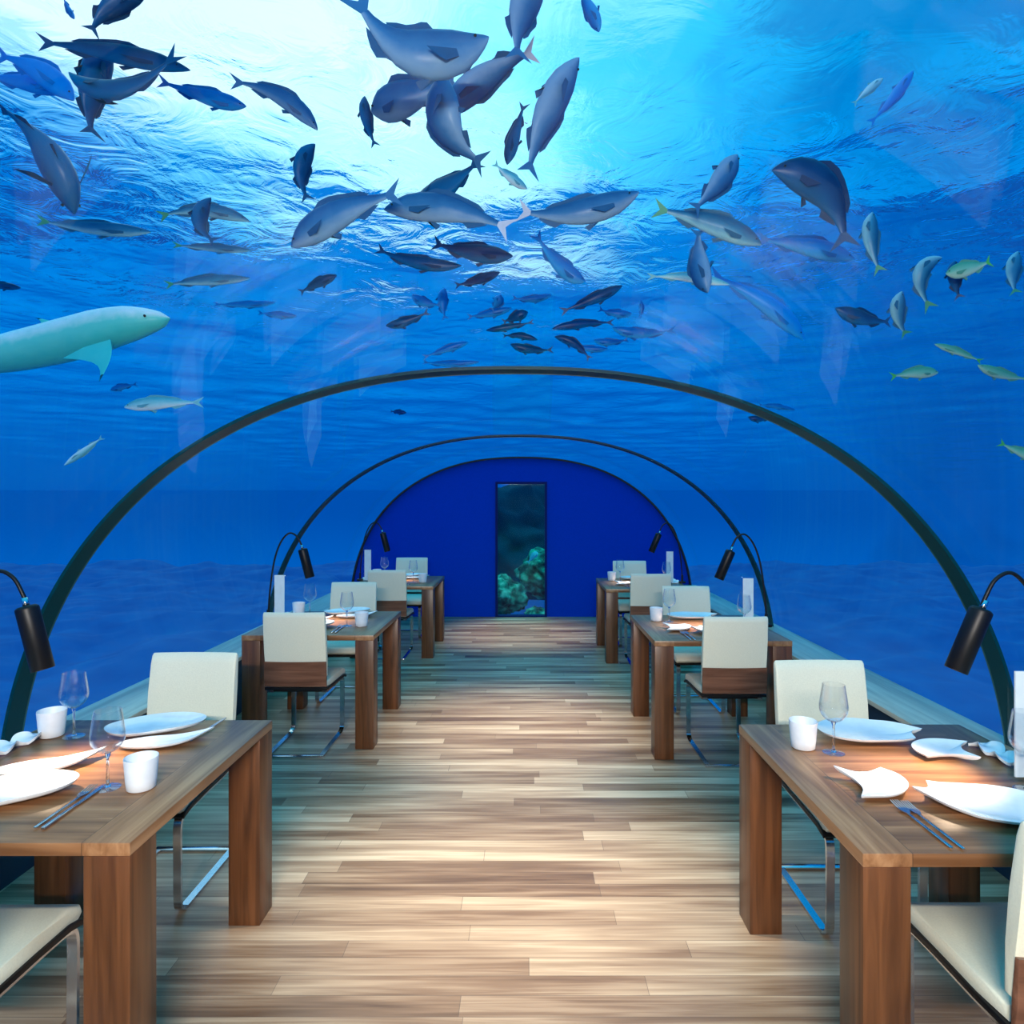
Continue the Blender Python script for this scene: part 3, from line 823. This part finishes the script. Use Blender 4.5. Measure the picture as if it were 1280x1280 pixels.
def make_fish(name, nose, mid, tail, Y, w, kind, roll=0., flip=1, dY=0., tailw=None, deep=.62, pect=1.):
    """nose/mid/tail in photo pixels, unprojected at the depth Y (nose) .. Y+dY (tail)"""
    if mid is None: mid = ((nose[0]+tail[0])/2, (nose[1]+tail[1])/2 + .1)
    A = at(*nose, Y); B = at(*mid, Y + dY*.5); C = at(*tail, Y + dY)
    # quadratic through B at t=.5
    Q = B*2 - (A+C)*.5
    def cur(t): return A*(1-t)**2 + Q*2*t*(1-t) + C*t*t
    def tan(t): return ((Q-A)*(1-t)*2 + (C-Q)*2*t).normalized()
    L = sum((cur(i/20)-cur((i+1)/20)).length for i in range(20))
    mpx = (Y + dY*.5)/F
    H = w*mpx            # apparent girth
    view = B.copy() - Vector((0, 0, CAMZ)); view.normalize()
    def frame(t):
        T_ = tan(t)
        s_ = T_.cross(view)
        if s_.length < 1e-4: s_ = T_.orthogonal()
        s_.normalize()
        if t == 0: pass
        side_up = s_*flip                      # dorsal direction in the picture plane
        v2 = T_.cross(side_up).normalized()
        if v2.dot(view) < 0: v2 = -v2
        rr = math.radians(roll)
        up_ = (side_up*math.cos(rr) + v2*math.sin(rr)).normalized()
        lat = T_.cross(up_).normalized()
        return T_, up_, lat
    c = math.cos(math.radians(roll)); s = abs(math.sin(math.radians(roll)))
    hh = H/(c*c + (deep*s)**2)**.5 * .5; ww = hh*deep
    prof_ = [(0., .03, .5), (.018, .17, .45), (.05, .34, .3), (.11, .60, .15), (.19, .86, .05), (.29, .98, 0), (.38, 1., 0), (.48, .93, 0), (.58, .78, .0), (.68, .57, .0), (.77, .37, 0), (.84, .24, 0), (.885, .19, 0)]
    bm = bmesh.new(); lay = bm.verts.layers.float.new('belly')
    o0 = A.copy()
    n = 16; rings = []
    for t, k, dz in prof_:
        p = cur(t); T_, u, l = frame(t)
        ring = []
        for i in range(n):
            a = 2*PI*i/n; ca, sa = math.cos(a), math.sin(a)
            hh_ = hh*k*(1.0 if sa > 0 else .96)
            wl = ww*k*(1. if t < .5 else max(.25, 1-(t-.5)*1.6))
            v = bm.verts.new(p - o0 + u*(sa*hh_) + l*(ca*wl))
            v[lay] = .5 - .5*sa
            ring.append(v)
        rings.append(ring)
    for a, b in zip(rings, rings[1:]):
        for i in range(n): bm.faces.new((a[i], a[(i+1) % n], b[(i+1) % n], b[i]))
    bm.faces.new(rings[0]); bm.faces.new(rings[-1])
    def fin(outer, inner, mi=3, th=.006*L):
        """a fin sheet with thickness between two polylines (outer has thin edge)"""
        n_ = len(outer)
        nrm = None
        rows = []
        for q, r_ in zip(inner, outer):
            rows.append((q, r_))
        e1 = (rows[-1][0]-rows[0][0]); e2 = (rows[n_//2][1]-rows[n_//2][0])
        nn = e1.cross(e2)
        if nn.length < 1e-9: return
        nn.normalize()
        V = []
        for q, r_ in rows:
            V.append([bm.verts.new(q-o0+nn*th*.5), bm.verts.new(r_-o0+nn*th*.12), bm.verts.new(r_-o0-nn*th*.12), bm.verts.new(q-o0-nn*th*.5)])
        for v4 in V:
            for v in v4: v[lay] = .4
        for a, b in zip(V, V[1:]):
            for i in range(4):
                f = bm.faces.new((a[i], a[(i+1) % 4], b[(i+1) % 4], b[i])); f.material_index = mi
        for v4 in (V[0], V[-1]):
            f = bm.faces.new(v4); f.material_index = mi
    def pt(t, up_, lat=0.):
        t_ = min(t, 1.); T_, u, l = frame(t_); p = cur(t_)
        if t > 1.: p = p + T_*(t-1.)*L
        return p + u*up_ + l*lat
    # tail fin: forked
    tw = (tailw*mpx*.5) if tailw else hh*.85
    tt = [-1, -.7, -.35, 0, .35, .7, 1]
    fin([pt(1.0 - .055*(1-abs(k)), k*tw) for k in tt], [pt(.87 + .02*abs(k), k*hh*.18) for k in tt], 1)
    # dorsal fin, anal fin
    def radius(t):
        for (t0, k0, _), (t1, k1, _) in zip(prof_, prof_[1:]):
            if t0 <= t <= t1: return (k0 + (k1-k0)*(t-t0)/(t1-t0))*hh
        return .19*hh
    ts = [.30, .36, .44, .52, .60, .68, .74]; hs = [.04, .30, .34, .28, .24, .26, .06]
    fin([pt(t+.03, radius(t+.02)+h_*hh*.9) for t, h_ in zip(ts, hs)], [pt(t, radius(t)*.9) for t in ts])
    ts = [.60, .64, .69, .74, .78]; hs = [.03, .34, .30, .18, .04]
    fin([pt(t+.04, -radius(t+.03)-h_*hh) for t, h_ in zip(ts, hs)], [pt(t, -radius(t)*.9) for t in ts])
    # pelvic
    ts = [.33, .36, .39]; hs = [.05, .40, .1]
    fin([pt(t+.07, -radius(t)-h_*hh) for t, h_ in zip(ts, hs)], [pt(t, -radius(t)*.85) for t in ts])
    # pectorals
    if pect > 0:
        for sd in (-1, 1):
            inn = [pt(.215+.0*i, -hh*.10 - hh*.10*i, sd*ww*.85) for i in range(4)]
            ou = [pt(.27 + .035*(3-i) + .03, -hh*.15 - hh*.14*i, sd*(ww*1.0 + hh*pect*(.95-.18*i))) for i in range(4)]
            fin(ou, inn)
    # eyes
    for sd in (-1, 1):
        p = pt(.075, hh*.18, sd*ww*.52)
        r_ = bmesh.ops.create_icosphere(bm, subdivisions=1, radius=hh*.075, matrix=Matrix.Translation(p-o0))
        for v in r_['verts']:
            v[lay] = .5
            for f in v.link_faces: f.material_index = 2
    o = link_mesh(name, bm, FM[kind], auto=50)
    o.location = o0
    return o

G = 'fish circling above the tunnel'
FISH = [
 # nose, mid, tail, depth, girth px, kind, roll, flip, label
 ((188,-14),(140,8),(113,42),3.2,26,'dusk',15,1,'dark fish with tail down at the top edge, above the long slender fish'),
 ((93,24),(86,12),(78,-6),4.5,7,'blue',0,1,'tiny slender blue fish cut by the top edge above the cloud of light'),
 ((238,88),(140,66),(46,52),3.4,24,'dusk',10,-1,'long slender dark fish, the upper of the crossing pair'),
 ((86,90),(150,112),(226,62),3.1,24,'dusk',50,1,'dark fish crossing under the long slender fish, its tail raised'),
 ((140,52),(114,112),(116,172),3.7,34,'dusk',40,1,'dark fish hanging head up behind the crossing pair'),
 ((308,133),(258,121),(196,100),4.0,20,'blue',0,-1,'blue fish swimming behind the tail of the crossing pair'),
 ((397,163),(352,122),(287,101),3.6,22,'grey',0,-1,'slender grey-blue fish slanting down across the bright water'),
 ((394,180),(376,212),(386,252),3.6,22,'dusk',20,1,'small dark fish standing head up under the bright water'),
 ((93,268),(58,190),(-8,128),2.9,38,'dusk',75,1,'large dark fish diving with both side fins spread'),
 ((189,290),(115,285),(45,275),3.8,17,'green',5,-1,'slender silver fish with green tail below the diving fish'),
 ((312,277),(255,263),(197,271),3.9,17,'green',5,-1,'slender dark fish with green tail crossed by a small dark fish'),
 ((264,247),(249,278),(271,303),3.5,20,'dusk',30,1,'small dark fish, head up, crossing a green-tailed fish'),
 ((315,313),(265,310),(215,306),4.3,10,'green',0,-1,'thin silver fish with green tail under the crossed pair'),
 ((92,126),(50,90),(-5,68),4.8,30,'faint',10,-1,'faint pale-blue fish above the diving dark fish'),
 ((85,112),(35,104),(-25,92),5.3,22,'faint',10,-1,'faint blue fish half behind another at the picture side'),
 ((313,348),(255,351),(206,356),4.0,13,'green',0,-1,'slender dark fish with yellow-green tail above the shark nose'),
 ((421,344),(398,354),(374,366),4.4,12,'dusk',0,-1,'small dark fish rising toward the shoal'),
 ((26,360),(0,357),(-30,354),4.4,9,'dusk',0,-1,'small dark fish at the picture side above the shark'),
 ((345,378),(305,381),(266,380),4.6,8,'blue',0,-1,'thin blue fish under the green-tailed fish'),
 ((371,395),(348,394),(322,391),4.9,8,'blue',0,-1,'small faint fish level with the shark nose'),
 ((155,509),(200,504),(255,503),4.0,17,'pale',10,1,'pale silvery fish swimming under the shark'),
 ((80,582),(106,563),(129,546),4.0,8,'pale',0,-1,'thin pale fish angled down by the first ring'),
 ((138,488),(152,484),(172,480),4.8,8,'blue',0,1,'tiny faint fish between shark and pale silvery fish'),
 ((611,46),(516,66),(440,-12),2.55,56,'grey',25,-1,'big grey fish with curved back, at the top middle'),
 ((464,140),(510,122),(575,98),3.65,44,'grey',15,1,'stout blue-grey fish behind the big pale-tailed one'),
 ((456,120),(458,150),(470,184),3.6,15,'dusk',10,1,'small dark fish head up beside the stout blue-grey fish'),
 ((552,146),(606,97),(672,62),3.25,36,'pink',20,-1,'large fish with pale pink tail raised to the top'),
 ((556,90),(560,160),(608,206),2.9,44,'grey',35,-1,'large dark-blue fish curving down, crossing the pale-tailed one'),
 ((512,266),(556,236),(600,200),3.3,30,'dusk',50,1,'dark fish below the big curving fish, partly hidden'),
 ((724,72),(682,146),(660,220),3.0,38,'grey',35,1,'blue-grey fish climbing head up, beside the pink tail'),
 ((634,206),(643,170),(656,128),3.7,17,'dusk',20,1,'small dark fish nose down below the pink tail'),
 ((684,-24),(652,14),(648,76),3.0,40,'grey',30,1,'large fish cut by the top edge, tail hanging beside pink tail'),
 ((749,40),(738,12),(720,-18),3.4,17,'blue',10,1,'slim fish tail cut by the top edge, heading down'),
 ((659,236),(638,222),(617,203),4.0,12,'pale',20,-1,'small spotted pale fish below the nose-down fish'),
 ((364,309),(424,268),(502,240),2.9,38,'grey',20,1,'big grey fish slanting down with raised tail over the ripples'),
 ((480,262),(560,262),(641,288),3.0,36,'pink',15,1,'grey fish with white tail at the middle of the shoal'),
 ((799,240),(722,266),(646,263),3.1,33,'pink',15,-1,'grey fish with bright white face and tail, swimming alone'),
 ((641,320),(592,316),(540,303),3.6,23,'dusk',10,-1,'dark fish with notched tail just under the white-tailed one'),
 ((577,332),(520,328),(470,310),3.7,17,'dusk',10,-1,'slender dark fish curving below the white-tailed one'),
 ((732,352),(700,332),(668,290),3.6,20,'blue',10,-1,'blue fish diving nose down past the ripples'),
 ((625,340),(598,350),(568,357),4.6,12,'dusk',0,-1,'small dark fish over the brightest ripple'),
 ((482,407),(508,402),(537,389),4.4,12,'dusk',0,1,'small dark fish with white belly low over the ripples'),
 ((660,390),(645,396),(628,403),4.8,13,'dusk',0,-1,None),
 ((778,357),(742,374),(700,390),4.3,14,'dusk',0,-1,'dark fish climbing out of the shoal over the ripples'),
 ((607,413),(636,409),(668,402),4.8,8,'dusk',0,1,None),
 ((690,411),(728,405),(768,403),4.6,11,'dusk',0,1,None),
 ((765,409),(800,417),(846,412),4.4,13,'blue',0,1,'blue fish with pale tail leaving the shoal'),
 ((638,430),(662,437),(692,437),4.8,11,'dusk',0,1,None),
 ((693,421),(718,430),(738,450),4.7,11,'dusk',0,1,None),
 ((556,360),(553,378),(557,400),4.8,13,'blue',0,1,None),
 ((625,368),(622,378),(614,388),4.9,13,'blue',0,1,None),
 ((515,368),(530,378),(552,381),4.8,12,'blue',0,1,None),
 ((585,428),(560,436),(528,447),4.7,9,'blue',0,-1,None),
 ((600,452),(560,455),(528,452),4.9,8,'blue',0,-1,None),
 ((690,368),(665,374),(640,372),5.2,9,'blue',0,-1,None),
 ((790,392),(770,392),(748,386),5.0,10,'blue',0,-1,None),
 ((742,425),(762,428),(786,424),5.1,9,'blue',0,1,None),
 ((800,375),(802,386),(800,398),5.2,6,'blue',0,1,None),
 ((640,385),(612,392),(584,396),5.0,10,'blue',0,-1,None),
 ((672,425),(650,420),(628,420),5.1,8,'dusk',0,-1,None),
 ((760,436),(736,436),(710,430),5.2,8,'blue',0,-1,None),
 ((922,193),(898,228),(866,264),3.2,28,'grey',20,1,'grey-blue fish climbing head up above a long slanting fish'),
 ((965,213),(1030,238),(1057,312),3.0,44,'dusk',15,1,'dark arched fish with tail hanging down'),
 ((952,306),(890,280),(816,260),3.3,28,'green',10,-1,'long slanting silver-backed fish, nose toward the arched fish'),
 ((1068,324),(1010,309),(944,298),3.5,24,'blue',10,-1,'blue fish slanting beneath the dark arched fish'),
 ((1091,265),(1088,300),(1101,342),3.5,19,'green',10,1,'narrow fish head up with yellow tail tip, beside the arched fish'),
 ((885,366),(874,328),(874,284),3.3,26,'grey',15,1,'stout blue fish nose down under the long slanting fish'),
 ((912,356),(860,347),(808,346),4.0,12,'pale',0,-1,'thin pale-backed fish passing behind the nose-down fish'),
 ((1005,425),(955,378),(885,342),4.6,24,'faint',10,-1,'faint large fish drifting down toward the first ring'),
 ((1178,322),(1150,345),(1165,388),3.7,20,'green',10,1,'green-tailed fish curved beside the yellow pair'),
 ((1182,342),(1210,336),(1240,326),3.5,20,'yell',10,1,'yellow-green fish crossed by a dark fin'),
 ((1194,326),(1193,348),(1200,374),3.6,16,'dusk',10,1,'small dark fish hanging under the yellow-green fish'),
 ((1044,385),(1078,398),(1114,402),3.6,19,'dusk',10,1,'dark fish heading toward the shoal with green tail beside it'),
 ((1128,364),(1122,392),(1134,420),3.7,18,'green',10,1,'green-tailed fish hanging head up at the dark fish tail'),
 ((1173,466),(1145,466),(1112,471),3.7,15,'yell',5,-1,'small yellow-green fish swimming level, the lowest but one'),
 ((1168,430),(1198,440),(1228,452),4.0,9,'yell',0,1,'thin yellow-green fish above the level yellow one'),
 ((1222,456),(1252,468),(1288,474),3.8,13,'yell',0,1,'yellow-green fish cut by the picture side below the thin one'),
 ((1300,575),(1278,566),(1248,553),3.6,13,'yell',0,-1,'lone fish with bright green tail, lowest above the lamp'),
 ((1273,314),(1266,340),(1270,368),4.2,17,'green',10,1,'dim fish at the picture side beside the yellow-green fish'),
 ((995,513),(970,508),(948,506),5.0,6,'blue',0,-1,'thin dim fish just above the first ring'),
 ((935,521),(950,524),(966,520),5.0,8,'dusk',0,1,'small dim dark fish touching the first ring'),
 ((1104,98),(1086,112),(1066,131),4.6,10,'pale',0,1,'thin pale fish alone in the open blue water'),
 ((1142,88),(1118,120),(1086,156),5.0,14,'faint',10,1,'faint blue fish beside the thin pale fish in open water'),
 ((508,516),(498,515),(488,514),8.0,6,'dusk',0,-1,'tiny dark fish seen through the second bay of glass'),
 ((672,690),(667,695),(659,704),10.2,7,'pale',0,-1,'small pale fish beyond the tall end window'),
 ((116,668),(124,661),(134,653),4.6,7,'dusk',0,1,'tiny dark fish close outside the ring below the shark'),
]
for i, (a, b, c, Y, w, kind, roll, flip, lab) in enumerate(FISH):
    o = make_fish('reef_fish', a, b, c, Y, w, kind, roll, flip, dY=random.uniform(-.12, .12)*w/30, pect=(1. if roll > 60 else .55))
    if lab: tag(o, lab, 'fish', G)
    else: tag(o, 'small fish of the dense shoal over the bright ripples', 'fish', 'small fish of the shoal')

def shark():
    Y = 3.9
    P = [at(212,398,Y), at(150,408,Y+.02), at(60,432,Y+.05), at(-40,450,Y+.0), at(-170,452,Y-.15), at(-260,440,Y-.35)]
    pts = catmull(P, 6)
    prof_ = [(0, .05), (.03, .34), (.08, .56), (.16, .80), (.26, .97), (.36, 1.), (.48, .92), (.60, .74), (.72, .50), (.84, .28), (.94, .16), (1., .10)]
    bm = bmesh.new(); lay = bm.verts.layers.float.new('belly'); o0 = P[0].copy()
    def rad(t):
        for (a, k), (b, k2) in zip(prof_, prof_[1:]):
            if a <= t <= b: return k + (k2-k)*(t-a)/(b-a)
        return .1
    n = 20; rings = []; N = len(pts)-1; R = .168
    def fr(i):
        T_ = (pts[min(i+1, N)]-pts[max(i-1, 0)]).normalized()
        u = Vector((0, -.05, 1)); u = (u-T_*u.dot(T_)).normalized(); return T_, u, T_.cross(u)
    for i in range(N+1):
        t = i/N; T_, u, l = fr(i); k = rad(t)*R
        ring = []
        for j in range(n):
            a = 2*PI*j/n; sa, ca = math.sin(a), math.cos(a)
            hh = k*(.80 if sa > 0 else .72)
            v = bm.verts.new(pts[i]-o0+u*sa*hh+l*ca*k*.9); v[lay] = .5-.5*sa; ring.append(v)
        rings.append(ring)
    for a, b in zip(rings, rings[1:]):
        for j in range(n): bm.faces.new((a[j], a[(j+1) % n], b[(j+1) % n], b[j]))
    bm.faces.new(rings[0]); bm.faces.new(rings[-1])
    def fin(base0, base1, tip, th, mi=0, sweep=None, tipmat=True):
        b0, b1, tp = Vector(base0), Vector(base1), Vector(tip)
        nn = (b1-b0).cross(tp-b0).normalized()
        rows = []
        M = 7
        for k in range(M+1):
            s = k/M; le = b0.lerp(tp, s) + (b0-b1)*.12*math.sin(s*PI); te = b1.lerp(tp, s**.75) ; te = b1 + (tp-b1)*s + (b0-b1)*.30*math.sin(s*PI)
            h = th*(1-s)*.5+.001
            rows.append([bm.verts.new(le-o0), bm.verts.new((le+te)*.5-o0+nn*h), bm.verts.new(te-o0), bm.verts.new((le+te)*.5-o0-nn*h)])
            for v in rows[-1]: v[lay] = .8
        for k, (a, b) in enumerate(zip(rows, rows[1:])):
            for j in range(4):
                f = bm.faces.new((a[j], a[(j+1) % 4], b[(j+1) % 4], b[j])); f.material_index = 1 if (tipmat and k >= M-1) else 0
        bm.faces.new(rows[0]); 
    # pectorals: one toward us and down, one up behind
    fin(at(138,424,Y-.10), at(78,448,Y-.08), at(124,477,Y-.30), .03)
    fin(at(136,424,Y+.12), at(88,440,Y+.14), at(60,402,Y+.36), .03)
    # dorsal
    fin(at(80,412,Y), at(18,424,Y), at(44,397,Y), .03)
    # tail
    fin(at(-235,436,Y-.3), at(-262,436,Y-.35), at(-320,360,Y-.5), .02)
    fin(at(-235,446,Y-.3), at(-262,446,Y-.35), at(-290,490,Y-.45), .02)
    for sd in (-1, 1):
        T_, u, l = fr(2)
        r_ = bmesh.ops.create_icosphere(bm, subdivisions=2, radius=.008, matrix=Matrix.Translation(pts[2]-o0+l*sd*.085+u*.01))
        for v in r_['verts']:
            for f in v.link_faces: f.material_index = 1
    m = fish_mat('shark_skin_highlight', (.95, 1., .96), (.14, .74, .62), (.06, .66, .58), (0, 0, 0))[0]  # white back is a highlight painted along the upper edge
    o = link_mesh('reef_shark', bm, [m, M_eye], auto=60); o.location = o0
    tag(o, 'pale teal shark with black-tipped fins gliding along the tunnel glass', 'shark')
shark()

# ------------------------------------------------------------------ reef beyond the end window
def coral_rock(c, r, sq, m, seed, label, group='coral rocks beyond the end window'):
    bm = bmesh.new(); bmesh.ops.create_icosphere(bm, subdivisions=5, radius=1.)
    for v in bm.verts:
        p = v.co.copy()
        k = 1 + .28*noise.noise(p*1.6 + Vector((seed, 0, 0))) + .16*noise.noise(p*4.3 + Vector((0, seed, 0))) + .07*noise.noise(p*11 + Vector((0, 0, seed)))
        v.co = Vector((p.x*r*k, p.y*r*k, p.z*r*sq*k))
    o = link_mesh('coral_rock', bm, m); o.location = c
    tag(o, label, 'coral rock', group)
def coral_mat():
    m, nt, b = newmat('coral_green'); tc = nt.nodes.new('ShaderNodeTexCoord')
    n = nt.nodes.new('ShaderNodeTexNoise'); n.inputs['Scale'].default_value = 7; n.inputs['Detail'].default_value = 5; nt.links.new(tc.outputs['Object'], n.inputs['Vector'])
    r = ramp(nt, [(.38, (.0, .04, .04)), (.50, (.0, .20, .13)), (.60, (.03, .50, .30)), (.72, (.25, .75, .50))]); nt.links.new(n.outputs['Fac'], r.inputs[0]); nt.links.new(r.outputs[0], b.inputs['Base Color']); b.inputs['Roughness'].default_value = .9
    return m
MC = coral_mat(); MC2 = mat('reef_dark_rock', (.0, .06, .09), .95)  # second one is an even dark teal rock
coral_rock((-.38, 10.4, .10), .38, .8, MC, 1., 'green coral mound low in the end window, beside the foot of the tall mound')
coral_rock((.36, 11.05, .42), .44, .9, MC, 5., 'tall green coral mound in the end window, under the small pale fish')
coral_rock((.22, 10.0, -.22), .28, .7, MC, 9., 'flat coral boulder at the very foot of the end window')
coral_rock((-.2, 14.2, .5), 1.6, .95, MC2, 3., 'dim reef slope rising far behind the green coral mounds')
# reef light
for loc, en in (((.1, 10.4, 2.4), 30),):
    ld = bpy.data.lights.new('reef_light', 'SPOT'); ld.energy = 150; ld.color = (.35, 1., .75); ld.spot_size = math.radians(80); ld.shadow_soft_size = .1
    lo = bpy.data.objects.new('reef_light', ld); COL.objects.link(lo); lo.location = (.0, 9.75, 3.2); lo.rotation_euler = (Vector((.05, 10.7, .3))-Vector((0, 9.75, 3.2))).to_track_quat('-Z', 'Y').to_euler()

# ------------------------------------------------------------------ downlights and an added fill light
def area(loc, tgt, sx_, sy_, en, col):
    ld = bpy.data.lights.new('fill_light', 'AREA'); ld.shape = 'RECTANGLE'; ld.size = sx_; ld.size_y = sy_; ld.energy = en; ld.color = col
    lo = bpy.data.objects.new('fill_light', ld); COL.objects.link(lo); lo.location = loc
    lo.rotation_euler = (Vector(tgt)-Vector(loc)).to_track_quat('-Z', 'Y').to_euler()
    return lo
def spot(loc, tgt, en, ang, col, r=.05, blend=.8):
    ld = bpy.data.lights.new('down_light', 'SPOT'); ld.energy = en; ld.color = col; ld.spot_size = math.radians(ang); ld.spot_blend = blend; ld.shadow_soft_size = r
    lo = bpy.data.objects.new('down_light', ld); COL.objects.link(lo); lo.location = loc
    lo.rotation_euler = (Vector(tgt)-Vector(loc)).to_track_quat('-Z', 'Y').to_euler()
    return lo
area((TX, -1.2, 2.2), (0, 4.5, .3), 1.2, .07, 165, (1, .92, .84))  # added front fill from behind the camera, no fitting built
for y_, e_ in ((2.7, 360), (4.6, 330), (7.9, 200)):
    spot((TX, y_-.1, 2.2), (TX, y_, 0), e_, 64, (1, .84, .66), .06, 1.)

# ------------------------------------------------------------------ render look
S.view_settings.view_transform = 'Standard'; S.view_settings.look = 'None'; S.view_settings.gamma = 1; S.view_settings.exposure = 0.
S.view_settings.use_curve_mapping = False
c = S.cycles
c.max_bounces = 10; c.diffuse_bounces = 3; c.glossy_bounces = 5; c.transmission_bounces = 9; c.transparent_max_bounces = 24
c.sample_clamp_indirect = 6; c.blur_glossy = .5; c.use_denoising = True
try: c.denoiser = 'OPENIMAGEDENOISE'
except Exception: pass
